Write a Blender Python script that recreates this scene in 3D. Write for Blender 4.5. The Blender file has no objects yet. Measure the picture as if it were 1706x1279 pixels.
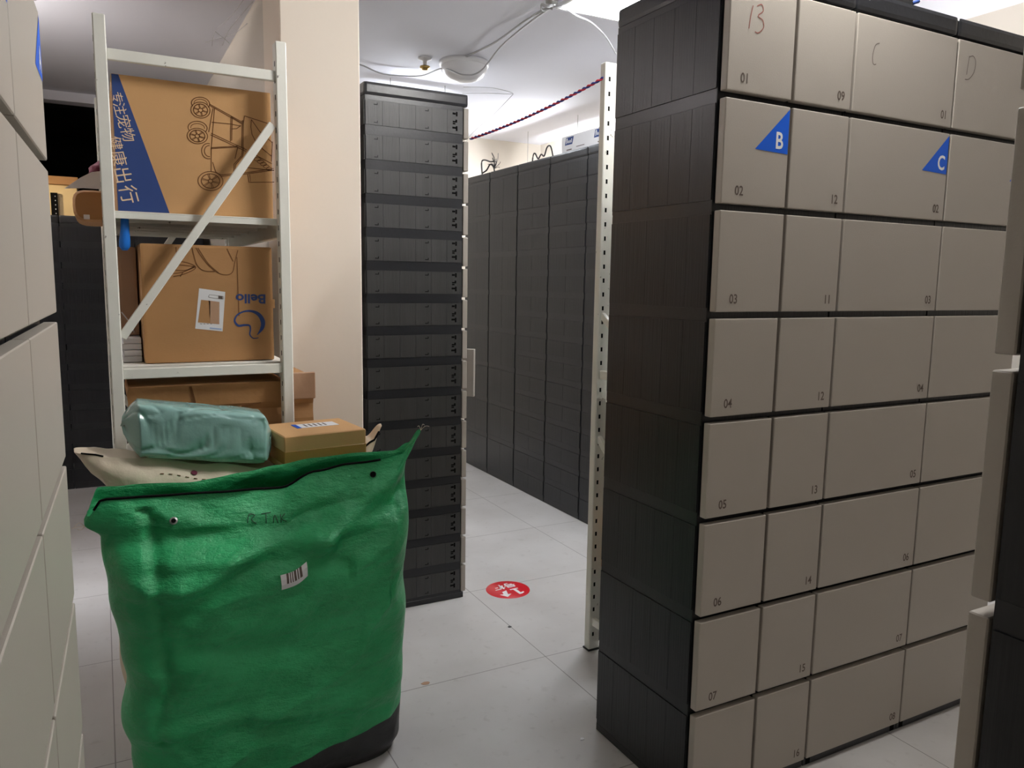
import bpy, bmesh, math, random
from mathutils import Vector, Matrix, noise
S = bpy.context.scene
COL = S.collection
random.seed(7)
PI = math.pi

# ------------------------------------------------------------------ camera, world, exposure
def setup_camera():
    p, r, y = 1.4388, 0.0151, -0.4898          # pitch, roll, yaw
    R = Matrix.Rotation(y, 3, 'Z') @ Matrix.Rotation(p, 3, 'X') @ Matrix.Rotation(r, 3, 'Z')
    cd = bpy.data.cameras.new('camera'); cd.sensor_width = 36; cd.lens = 1283.1 / 1706 * 36
    cd.clip_start = 0.02
    c = bpy.data.objects.new('camera', cd); COL.objects.link(c)
    c.matrix_world = Matrix.Translation((-1.3639, -1.4820, 1.4494)) @ R.to_4x4()
    S.camera = c
setup_camera()
W = bpy.data.worlds.new('world'); S.world = W; W.use_nodes = True
W.node_tree.nodes['Background'].inputs[0].default_value = (0.8, 0.85, 1, 1)
W.node_tree.nodes['Background'].inputs[1].default_value = 0.02
S.view_settings.view_transform = 'Standard'; S.view_settings.look = 'None'
S.view_settings.gamma = 1; S.view_settings.use_curve_mapping = False
S.view_settings.exposure = 0.0
PANEL_COOL = 52.0        # passage ceiling panel
TUBE_WARM = 450.0        # hanging tube above the near aisle
TUBE_COOL = 60.0        # hanging tube behind the black lockers
FILL_SIDE = 55.0        # added unseen fill tube right of the B, C, D lockers
TUBE_FAR = 270.0         # tube in the aisle behind the far lockers
FILL_LEFT = 1.8          # added unseen fill lamp on the left, downward (W)
FILL_LEFT_UP = 31.0       # added unseen fill lamp on the left, upward (W)
FILL_SMALL = 0.8         # added little warm fill lamp by the cream carton (W)
HC = 2.75                # ceiling height

# ------------------------------------------------------------------ materials
def srgb(r, g, b):
    f = lambda c: (c / 255 / 12.92) if c / 255 <= .04045 else ((c / 255 + .055) / 1.055) ** 2.4
    return (f(r), f(g), f(b), 1)
def mat(name, col, rough=.6, metal=0, spec=.5, var=0, vscale=6, bump=0, bscale=40, stretch=(1, 1, 1), emit=0, trans=0, detail=4, coat=0):
    m = bpy.data.materials.new(name); m.use_nodes = True
    nt = m.node_tree; b = nt.nodes['Principled BSDF']
    b.inputs['Base Color'].default_value = col; b.inputs['Roughness'].default_value = rough
    b.inputs['Metallic'].default_value = metal; b.inputs['Specular IOR Level'].default_value = spec
    if coat: b.inputs['Coat Weight'].default_value = coat
    if emit:
        b.inputs['Emission Color'].default_value = col; b.inputs['Emission Strength'].default_value = emit
    if trans: b.inputs['Transmission Weight'].default_value = trans
    tc = nt.nodes.new('ShaderNodeTexCoord'); mp = nt.nodes.new('ShaderNodeMapping')
    mp.inputs['Scale'].default_value = stretch
    nt.links.new(tc.outputs['Object'], mp.inputs['Vector'])
    if var:
        n = nt.nodes.new('ShaderNodeTexNoise'); n.inputs['Scale'].default_value = vscale; n.inputs['Detail'].default_value = detail
        nt.links.new(mp.outputs[0], n.inputs['Vector'])
        mx = nt.nodes.new('ShaderNodeMix'); mx.data_type = 'RGBA'
        mx.inputs[6].default_value = tuple(c * (1 - var) for c in col[:3]) + (1,)
        mx.inputs[7].default_value = tuple(min(1, c * (1 + var)) for c in col[:3]) + (1,)
        nt.links.new(n.outputs['Fac'], mx.inputs[0]); nt.links.new(mx.outputs[2], b.inputs['Base Color'])
    if bump:
        n2 = nt.nodes.new('ShaderNodeTexNoise'); n2.inputs['Scale'].default_value = bscale; n2.inputs['Detail'].default_value = detail
        nt.links.new(mp.outputs[0], n2.inputs['Vector'])
        bp = nt.nodes.new('ShaderNodeBump'); bp.inputs['Strength'].default_value = bump; bp.inputs['Distance'].default_value = .01
        nt.links.new(n2.outputs['Fac'], bp.inputs['Height']); nt.links.new(bp.outputs[0], b.inputs['Normal'])
    return m
M = {}
M['door'] = mat('door_plastic', srgb(169, 162, 152), .42, var=.03, vscale=3, bump=.05, bscale=300)
M['black'] = mat('black_plastic', (.012, .013, .016, 1), .33, spec=.42, var=.2, vscale=8, bump=.12, bscale=40, stretch=(4, 4, .12))
M['black_band'] = mat('black_plastic_band', (.019, .020, .023, 1), .32, spec=.42, var=.2, vscale=6, bump=.05, bscale=60)
M['dusty_lit'] = mat('dusty_lit_black_plastic', (.038, .038, .037, 1), .42, spec=.55, var=.3, vscale=7, bump=.08, bscale=40, stretch=(4, 4, .3))  # dusty look, base also raised in place of reflected ceiling light
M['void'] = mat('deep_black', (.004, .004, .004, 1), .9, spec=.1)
M['ink'] = mat('grey_ink', srgb(92, 80, 72), .7)
M['pencil'] = mat('marker_grey', srgb(105, 95, 90), .8)
M['redpen'] = mat('marker_red', srgb(140, 80, 70), .8)
M['blue'] = mat('sticker_blue', srgb(14, 92, 212), .5, spec=.3)
M['white'] = mat('sticker_white', srgb(235, 235, 235), .45)
M['wall'] = mat('wall_paint', srgb(214, 206, 194), .75, var=.03, vscale=2, bump=.04, bscale=60)
M['pillar'] = mat('pillar_paint', srgb(240, 229, 215), .7, var=.025, vscale=3, bump=.06, bscale=25)
M['ceiling'] = mat('ceiling_paint', srgb(230, 231, 240), .85, var=.02, vscale=2, bump=.03, bscale=40)
M['rack'] = mat('rack_paint', srgb(236, 235, 226), .42, var=.05, vscale=14, bump=.03, bscale=60)
M['card'] = mat('cardboard', srgb(200, 155, 104), .8, var=.07, vscale=3, bump=.05, bscale=120, stretch=(1, 1, 3))
M['card_b'] = mat('cardboard_brown', srgb(172, 128, 82), .8, var=.09, vscale=4, bump=.06, bscale=90, stretch=(1, 1, 3))
M['card_p'] = mat('cardboard_pinkish', srgb(176, 140, 112), .6, var=.08, vscale=4, bump=.06, bscale=60)
M['tape'] = mat('brown_tape', srgb(168, 122, 62), .25, var=.05, bump=.05, bscale=60)
M['print_blue'] = mat('print_navy', srgb(34, 62, 122), .7, var=.05, vscale=20)
M['print_line'] = mat('print_brown', srgb(112, 72, 34), .8)
M['print_text'] = mat('print_pale', srgb(226, 196, 160), .7)
M['paper'] = mat('white_paper', srgb(226, 226, 228), .6, var=.03, vscale=12)
M['teal'] = mat('teal_plastic_film', srgb(134, 174, 168), .2, spec=.7, var=.12, vscale=9, bump=.25, bscale=22, coat=.4)
M['cream'] = mat('cream_woven_sack', srgb(216, 202, 180), .6, var=.07, vscale=8, bump=.15, bscale=60)
M['steel'] = mat('galvanised', srgb(170, 170, 168), .35, metal=.8)
M['brass'] = mat('brass', srgb(180, 150, 90), .3, metal=.9)
M['wire'] = mat('grey_cable', srgb(176, 176, 178), .5)
M['wire_k'] = mat('black_cable', (.02, .02, .02, 1), .5)
M['rope_r'] = mat('rope_red', srgb(196, 50, 70), .6)
M['rope_b'] = mat('rope_blue', srgb(46, 62, 140), .6)
M['red'] = mat('sticker_red', srgb(214, 34, 46), .35, var=.04)
M['maroon'] = mat('maroon_cloth', srgb(110, 40, 62), .8)
M['bluebag'] = mat('blue_plastic', srgb(20, 110, 205), .3, bump=.2, bscale=30)
M['lampshade'] = mat('lamp_opal', srgb(225, 225, 228), .3)
M['warmcard'] = mat('cream_carton', srgb(226, 200, 150), .7, var=.05)
M['cool_emit'] = mat('diffuser_cool', (.92, .95, 1, 1), .5, emit=PANEL_COOL)
M['warm_emit'] = mat('tube_warm', (1, .98, .945, 1), .5, emit=TUBE_WARM)
M['side_fill'] = mat('fill_side', (.95, .96, 1, 1), .5, emit=FILL_SIDE)
M['far_emit'] = mat('tube_far', (.95, .97, 1, 1), .5, emit=TUBE_FAR)
M['tube_emit'] = mat('tube_cool', (.90, .94, 1, 1), .5, emit=TUBE_COOL)

def floor_material():
    m = bpy.data.materials.new('floor_tiles'); m.use_nodes = True; nt = m.node_tree; b = nt.nodes['Principled BSDF']
    N = nt.nodes.new; L = nt.links.new
    tc = N('ShaderNodeTexCoord'); sep = N('ShaderNodeSeparateXYZ'); L(tc.outputs['Object'], sep.inputs[0])
    def joint(out, off, pitch):
        a = N('ShaderNodeMath'); a.operation = 'SUBTRACT'; L(out, a.inputs[0]); a.inputs[1].default_value = off - 20 * pitch
        d = N('ShaderNodeMath'); d.operation = 'MODULO'; L(a.outputs[0], d.inputs[0]); d.inputs[1].default_value = pitch
        c = N('ShaderNodeMath'); c.operation = 'LESS_THAN'; L(d.outputs[0], c.inputs[0]); c.inputs[1].default_value = .0035
        return c.outputs[0]
    mx = N('ShaderNodeMath'); mx.operation = 'MAXIMUM'
    L(joint(sep.outputs[0], .102, .748), mx.inputs[0]); L(joint(sep.outputs[1], .957, .703), mx.inputs[1])
    n = N('ShaderNodeTexNoise'); n.inputs['Scale'].default_value = 2.2; n.inputs['Detail'].default_value = 6; L(tc.outputs['Object'], n.inputs['Vector'])
    n2 = N('ShaderNodeTexNoise'); n2.inputs['Scale'].default_value = 26; n2.inputs['Detail'].default_value = 5; L(tc.outputs['Object'], n2.inputs['Vector'])
    r1 = N('ShaderNodeValToRGB'); L(n.outputs['Fac'], r1.inputs[0])
    r1.color_ramp.elements[0].position = .3; r1.color_ramp.elements[0].color = srgb(188, 185, 182)
    r1.color_ramp.elements[1].position = .7; r1.color_ramp.elements[1].color = srgb(206, 204, 202)
    r2 = N('ShaderNodeValToRGB'); L(n2.outputs['Fac'], r2.inputs[0])
    r2.color_ramp.elements[0].position = .27; r2.color_ramp.elements[0].color = (.86, .85, .84, 1)
    r2.color_ramp.elements[1].position = .4; r2.color_ramp.elements[1].color = (1, 1, 1, 1)
    mu = N('ShaderNodeMix'); mu.data_type = 'RGBA'; mu.blend_type = 'MULTIPLY'; mu.inputs[0].default_value = .8
    L(r1.outputs[0], mu.inputs[6]); L(r2.outputs[0], mu.inputs[7])
    jm = N('ShaderNodeMix'); jm.data_type = 'RGBA'; L(mx.outputs[0], jm.inputs[0]); L(mu.outputs[2], jm.inputs[6])
    jm.inputs[7].default_value = srgb(138, 134, 132)
    L(jm.outputs[2], b.inputs['Base Color'])
    b.inputs['Roughness'].default_value = .42; b.inputs['Specular IOR Level'].default_value = .35
    return m
def green_material():
    m = bpy.data.materials.new('green_woven_poly'); m.use_nodes = True; nt = m.node_tree; b = nt.nodes['Principled BSDF']
    N = nt.nodes.new; L = nt.links.new
    tc = N('ShaderNodeTexCoord'); mp = N('ShaderNodeMapping'); mp.inputs['Scale'].default_value = (1, 1, 2.5); L(tc.outputs['Object'], mp.inputs[0])
    n = N('ShaderNodeTexNoise'); n.inputs['Scale'].default_value = 5; n.inputs['Detail'].default_value = 5; L(mp.outputs[0], n.inputs['Vector'])
    r = N('ShaderNodeValToRGB'); L(n.outputs['Fac'], r.inputs[0])
    r.color_ramp.elements[0].position = .3; r.color_ramp.elements[0].color = srgb(30, 150, 88)
    r.color_ramp.elements[1].position = .7; r.color_ramp.elements[1].color = srgb(48, 180, 112)
    # pale scuffs
    n3 = N('ShaderNodeTexNoise'); n3.inputs['Scale'].default_value = 9; n3.inputs['Detail'].default_value = 7; n3.inputs['Roughness'].default_value = .7; L(tc.outputs['Object'], n3.inputs['Vector'])
    r3 = N('ShaderNodeValToRGB'); L(n3.outputs['Fac'], r3.inputs[0])
    r3.color_ramp.elements[0].position = .68; r3.color_ramp.elements[0].color = (0, 0, 0, 1)
    r3.color_ramp.elements[1].position = .78; r3.color_ramp.elements[1].color = (.6, .6, .6, 1)
    mx = N('ShaderNodeMix'); mx.data_type = 'RGBA'; L(r3.outputs[0], mx.inputs[0]); L(r.outputs[0], mx.inputs[6]); mx.inputs[7].default_value = srgb(150, 175, 150)
    L(mx.outputs[2], b.inputs['Base Color'])
    b.inputs['Roughness'].default_value = .36; b.inputs['Specular IOR Level'].default_value = .55
    n4 = N('ShaderNodeTexNoise'); n4.inputs['Scale'].default_value = 26; n4.inputs['Detail'].default_value = 6; n4.inputs['Roughness'].default_value = .65
    mp2 = N('ShaderNodeMapping'); mp2.inputs['Scale'].default_value = (1, 1, 2); L(tc.outputs['Object'], mp2.inputs[0]); L(mp2.outputs[0], n4.inputs['Vector'])
    bp = N('ShaderNodeBump'); bp.inputs['Strength'].default_value = .7; bp.inputs['Distance'].default_value = .012; L(n4.outputs['Fac'], bp.inputs['Height'])
    L(bp.outputs[0], b.inputs['Normal'])
    return m
def chip(m):
    nt = m.node_tree; b = nt.nodes['Principled BSDF']; N = nt.nodes.new; L = nt.links.new
    src = b.inputs['Base Color'].links[0].from_socket
    tc = N('ShaderNodeTexCoord'); n = N('ShaderNodeTexNoise'); n.inputs['Scale'].default_value = 38; n.inputs['Detail'].default_value = 6; n.inputs['Roughness'].default_value = .65
    L(tc.outputs['Object'], n.inputs['Vector']); r = N('ShaderNodeValToRGB'); L(n.outputs['Fac'], r.inputs[0])
    r.color_ramp.elements[0].position = .66; r.color_ramp.elements[0].color = (0, 0, 0, 1); r.color_ramp.elements[1].position = .70; r.color_ramp.elements[1].color = (1, 1, 1, 1)
    mx = N('ShaderNodeMix'); mx.data_type = 'RGBA'; L(r.outputs[0], mx.inputs[0]); L(src, mx.inputs[6]); mx.inputs[7].default_value = srgb(128, 122, 112)
    L(mx.outputs[2], b.inputs['Base Color'])
chip(M['rack'])
M['floor'] = floor_material(); M['green'] = green_material()
M['green_black'] = mat('black_woven_poly', (.02, .02, .022, 1), .5, bump=.3, bscale=40)

# ------------------------------------------------------------------ mesh helpers
class MB:
    def __init__(s): s.bm = bmesh.new()
    def box(s, x0, x1, y0, y1, z0, z1, bev=0, seg=1, mi=0, mtx=None):
        b = bmesh.new(); bmesh.ops.create_cube(b, size=1)
        for v in b.verts:
            v.co = Vector((x0 + (v.co.x + .5) * (x1 - x0), y0 + (v.co.y + .5) * (y1 - y0), z0 + (v.co.z + .5) * (z1 - z0)))
        if bev: bmesh.ops.bevel(b, geom=b.edges[:], offset=bev, segments=seg, profile=.7, affect='EDGES')
        return s._merge(b, mi, mtx)
    def _merge(s, b, mi=0, mtx=None):
        mp = {}
        for v in b.verts: mp[v] = s.bm.verts.new(mtx @ v.co if mtx else v.co)
        for f in b.faces:
            try:
                nf = s.bm.faces.new([mp[v] for v in f.verts]); nf.material_index = mi; nf.smooth = f.smooth
            except ValueError: pass
        b.free(); return s
    def prism(s, pts, axis, a, b_, mi=0):     # polygon pts (2d) extruded along axis 0/1/2
        def P(p, t):
            q = [p[0], p[1]]; q.insert(axis, t); return q
        A = [s.bm.verts.new(P(p, a)) for p in pts]; B = [s.bm.verts.new(P(p, b_)) for p in pts]
        n = len(pts)
        fs = [s.bm.faces.new(A), s.bm.faces.new(B[::-1])] + [s.bm.faces.new([A[i], B[i], B[(i + 1) % n], A[(i + 1) % n]]) for i in range(n)]
        for f in fs: f.material_index = mi
        return s
    def tube(s, pts, r, n=8, mi=0, closed=False):
        pts = [Vector(p) for p in pts]; rings = []
        up = Vector((0, 0, 1))
        for i, p in enumerate(pts):
            a = pts[max(0, i - 1)]; b = pts[min(len(pts) - 1, i + 1)]
            t = (b - a).normalized()
            u = t.cross(up)
            if u.length < .3: u = t.cross(Vector((1, 0, 0)))
            u.normalize(); w = u.cross(t)
            rr = r[i] if isinstance(r, (list, tuple)) else r
            rings.append([s.bm.verts.new(p + (u * math.cos(2 * PI * k / n) + w * math.sin(2 * PI * k / n)) * rr) for k in range(n)])
        for i in range(len(rings) - 1):
            for k in range(n):
                f = s.bm.faces.new([rings[i][k], rings[i + 1][k], rings[i + 1][(k + 1) % n], rings[i][(k + 1) % n]]); f.smooth = True; f.material_index = mi
        for f in (rings[0], rings[-1][::-1]):
            q = s.bm.faces.new(f); q.material_index = mi
        return s
    def lathe(s, prof, c, n=40, mi=0):        # prof: (r, z)
        rings = []
        for r, z in prof:
            rings.append([s.bm.verts.new((c[0] + r * math.cos(2 * PI * k / n), c[1] + r * math.sin(2 * PI * k / n), c[2] + z)) for k in range(n)] if r > 1e-6 else [s.bm.verts.new((c[0], c[1], c[2] + z))])
        for a, b in zip(rings[:-1], rings[1:]):
            for k in range(n):
                vs = [a[k % len(a)], a[(k + 1) % n % len(a)], b[(k + 1) % n % len(b)], b[k % len(b)]]
                u = []
                for v in vs:
                    if v not in u: u.append(v)
                if len(u) > 2:
                    f = s.bm.faces.new(u); f.smooth = True; f.material_index = mi
        return s
    def ribbon(s, pts, w, frame, mi=0, off=0):   # flat stroke on a plane; frame = (origin, U, V, N)
        O, U, V, Nn = [Vector(q) for q in frame]
        n = len(pts); L, R = [], []
        for i, p in enumerate(pts):
            a = pts[max(0, i - 1)]; b = pts[min(n - 1, i + 1)]
            dx, dy = b[0] - a[0], b[1] - a[1]; l = math.hypot(dx, dy) or 1
            ww = (w[i] if isinstance(w, (list, tuple)) else w) / 2
            nx, ny = -dy / l * ww, dx / l * ww
            for lst, sg in ((L, 1), (R, -1)):
                x, y = p[0] + sg * nx, p[1] + sg * ny
                lst.append(s.bm.verts.new(O + U * x + V * y + Nn * off))
        for i in range(n - 1):
            f = s.bm.faces.new([L[i], R[i], R[i + 1], L[i + 1]]); f.material_index = mi
        return s
    def poly(s, pts, frame, mi=0, off=0):
        O, U, V, Nn = [Vector(q) for q in frame]
        f = s.bm.faces.new([s.bm.verts.new(O + U * x + V * y + Nn * off) for x, y in pts]); f.material_index = mi
        return s
    def build(s, name, m, parent=None, world=True, smooth=False):
        me = bpy.data.meshes.new(name)
        if world and parent is not None:
            q = parent; off = Vector()
            while q is not None: off += q.location; q = q.parent
            for v in s.bm.verts: v.co -= off
        bmesh.ops.recalc_face_normals(s.bm, faces=s.bm.faces[:])
        if smooth:
            for f in s.bm.faces: f.smooth = True
        s.bm.to_mesh(me); s.bm.free()
        for mm in (m if isinstance(m, (list, tuple)) else [m]): me.materials.append(mm)
        o = bpy.data.objects.new(name, me); COL.objects.link(o)
        if parent is not None: o.parent = parent
        return o
def tag(o, label=None, cat=None, group=None, kind=None):
    if label: o['label'] = label
    if cat: o['category'] = cat
    if group: o['group'] = group
    if kind: o['kind'] = kind
    return o
def thing(name, label, cat, loc=(0, 0, 0), rz=0, group=None):
    o = bpy.data.objects.new(name, None); COL.objects.link(o); o.empty_display_size = .1
    o.location = loc; o.rotation_euler = (0, 0, rz)
    return tag(o, label, cat, group)
def struct(name, mb, m): return tag(mb.build(name, m), kind='structure')
def text_mesh(body, size, mtx, name, m, parent, bold=0, xs=1.0, align='LEFT', world=False):
    c = bpy.data.curves.new('t', 'FONT'); c.body = body; c.size = size; c.align_x = align; c.offset = bold; c.resolution_u = 3
    o = bpy.data.objects.new('t', c); COL.objects.link(o)
    dg = bpy.context.evaluated_depsgraph_get(); me = bpy.data.meshes.new_from_object(o.evaluated_get(dg))
    bpy.data.objects.remove(o); bpy.data.curves.remove(c)
    off = Vector()
    if world:
        q = parent
        while q is not None: off += q.location; q = q.parent
    for v in me.vertices: v.co = (mtx @ Vector((v.co.x * xs, v.co.y, 0))) - off
    me.name = name; me.materials.clear(); me.materials.append(m)
    r = bpy.data.objects.new(name, me); COL.objects.link(r); r.parent = parent
    return r
def fmat(O, U, V, N):
    U, V, N = Vector(U), Vector(V), Vector(N)
    return Matrix(((U.x, V.x, N.x, O[0]), (U.y, V.y, N.y, O[1]), (U.z, V.z, N.z, O[2]), (0, 0, 0, 1)))
def front(x, z, y=-.0006): return fmat((x, y, z), (1, 0, 0), (0, 0, 1), (0, -1, 0))
def smooth_path(pts, k=6):
    P = [Vector(p) for p in pts]; out = []
    for i in range(len(P) - 1):
        a, b, c, d = P[max(0, i - 1)], P[i], P[i + 1], P[min(len(P) - 1, i + 2)]
        for j in range(k):
            t = j / k
            out.append(.5 * ((2 * b) + (c - a) * t + (2 * a - 5 * b + 4 * c - d) * t * t + (3 * b - a - 3 * c + d) * t ** 3))
    out.append(P[-1]); return out
def sp2(pts, k=6): return [(p.x, p.y) for p in smooth_path([(a, b, 0) for a, b in pts], k)]

# ------------------------------------------------------------------ room
mb = MB().box(-2.75, 2.5, -2.65, 6.7, -.1, 0); struct('floor', mb, M['floor'])
mb = MB().box(-2.75, 2.5, -2.65, 6.7, HC, HC + .1); struct('ceiling', mb, M['ceiling'])
struct('wall_left', MB().box(-2.75, -2.65, -2.65, 6.7, 0, HC), M['wall'])
struct('wall_right', MB().box(2.43, 2.5, -2.65, 5.12, 0, HC), M['wall'])
struct('wall_front', MB().box(-2.65, 2.43, -2.65, -2.55, 0, HC), M['wall'])
struct('wall_back', MB().box(-.45, 2.43, 5.12, 5.22, 0, HC), M['wall'])
struct('trim_1', MB().box(-2.65, -.65, 5.10, 5.24, 2.685, HC), M['ceiling'])
struct('wall_storeroom_shade', MB().box(-2.65, -.65, 6.6, 6.7, 0, HC), M['void'])  # storeroom painted black in place of its unlit gloom
struct('ceiling_storeroom_shade', MB().box(-2.65, -.65, 5.24, 6.6, 2.66, 2.70), M['void'])  # black slab added to keep the storeroom opening dark
struct('wall_storeroom_left_shade', MB().box(-2.65, -2.60, 5.24, 6.6, 0, 2.66), M['void'])
struct('wall_partition', MB().box(-.65, -.45, 1.86, 6.6, 0, HC), M['wall'])
struct('wall_pillar', MB().box(-.737, -.437, 1.545, 1.86, 0, HC, .004), M['pillar'])

# ------------------------------------------------------------------ lamps
def ceiling_panel(x0, x1, y0, y1, m, label):
    t = thing('ceiling_light', label, 'ceiling light', ((x0 + x1) / 2, (y0 + y1) / 2, HC))
    f = MB(); e = .015
    for a, b, c, d in ((x0, x1, y0, y0 + e), (x0, x1, y1 - e, y1), (x0, x0 + e, y0 + e, y1 - e), (x1 - e, x1, y0 + e, y1 - e)):
        f.box(a, b, c, d, HC - .022, HC - .001, .002)
    f.build('frame', M['white'], t)
    MB().box(x0 + e, x1 - e, y0 + e, y1 - e, HC - .018, HC - .006).build('diffuser', m, t)
ceiling_panel(.60, 1.40, 1.50, 1.82, M['cool_emit'], 'long white ceiling light panel over the passage beside the tangled cables')
def tube_light(label, a, b, m):
    a, b = Vector(a), Vector(b); c = (a + b) / 2; d = (b - a).normalized(); al = abs(d.x) > .5
    t = thing('tube_light', label, 'tube light', (c.x, c.y, HC))
    hx, hy = (abs(b.x - a.x) / 2 + .02, .02) if al else (.02, abs(b.y - a.y) / 2 + .02)
    MB().box(c.x - hx, c.x + hx, c.y - hy, c.y + hy, c.z + .018, c.z + .042, .003).build('batten', M['white'], t)
    MB().tube([a, b], .014, 12).build('tube', m, t)
    for e in (a.lerp(b, .1), a.lerp(b, .9)): MB().tube([e + Vector((0, 0, .042)), (e.x, e.y, HC - .001)], .002, 6).build('hanger', M['steel'], t)
tube_light('hanging white tube light beyond the many-row black locker', (.32, 3.51, 2.615), (.80, 3.51, 2.615), M['tube_emit'])
tube_light('hanging warm tube light over the near aisle in front of the B locker', (.30, -.30, 2.655), (.30, .42, 2.655), M['warm_emit'])
tube_light('hanging tube light in the aisle behind the far black lockers', (2.0, 3.7, 2.34), (2.0, 4.7, 2.34), M['far_emit'])
t = thing('tube_light', 'added unseen fill tube on the right wall beyond the D locker', 'tube light', (2.43, .8, 2.2))  # added out of sight to brighten the upper right ceiling
MB().box(2.395, 2.429, .50, 1.10, 2.18, 2.22, .003).build('batten', M['white'], t)
MB().tube([(2.376, .52, 2.2), (2.376, 1.08, 2.2)], .014, 12).build('tube', M['side_fill'], t)
def fill_lamp(loc, target, power, col, size, spread, label, up=0):  # unseen fill lamps, added for the left aisle and the cream carton
    t = thing('added_lamp', label, 'lamp', loc)
    d = (Vector(target) - Vector(loc)).normalized()
    q = d.to_track_quat('-Z', 'Y')
    h = MB(); m4 = Matrix.Translation(loc) @ q.to_matrix().to_4x4(); s = size / 2 + .02
    for bx in ((-s, s, -s, s, .02, .05), (-s, -s + .01, -s, s, -.05, .02), (s - .01, s, -s, s, -.05, .02), (-s, s, -s, -s + .01, -.05, .02), (-s, s, s - .01, s, -.05, .02)):
        h.box(*bx, mtx=m4)
    h.build('hood', M['white'], t)
    L = bpy.data.lights.new('lamp', 'AREA'); L.energy = power; L.color = col; L.size = size; L.spread = spread
    o = bpy.data.objects.new('fill_bulb', L); COL.objects.link(o); o.parent = t; o.rotation_euler = q.to_euler()
    if up:
        L = bpy.data.lights.new('lamp', 'AREA'); L.energy = up; L.color = (1, .93, .88); L.size = size; L.spread = math.radians(115)
        o = bpy.data.objects.new('upper_fill_bulb', L); COL.objects.link(o); o.parent = t; o.location = (.08, .1, .12)  # added uplight that brightens the left ceiling
        o.rotation_euler = Vector((.45, .35, .82)).normalized().to_track_quat('-Z', 'Y').to_euler()
fill_lamp((-2.55, 2.45, 2.3), (-1.45, 2.45, 0), FILL_LEFT, (.93, .95, 1), .2, math.radians(40), 'added unseen fill lamp on the left wall beyond the pale lockers', FILL_LEFT_UP)
fill_lamp((-2.3, 4.0, 2.15), (-1.55, 4.6, 1.95), FILL_SMALL, (1, .8, .5), .1, math.radians(60), 'small added warm fill lamp lighting the cream carton')  # added out of sight to warm the carton

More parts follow.
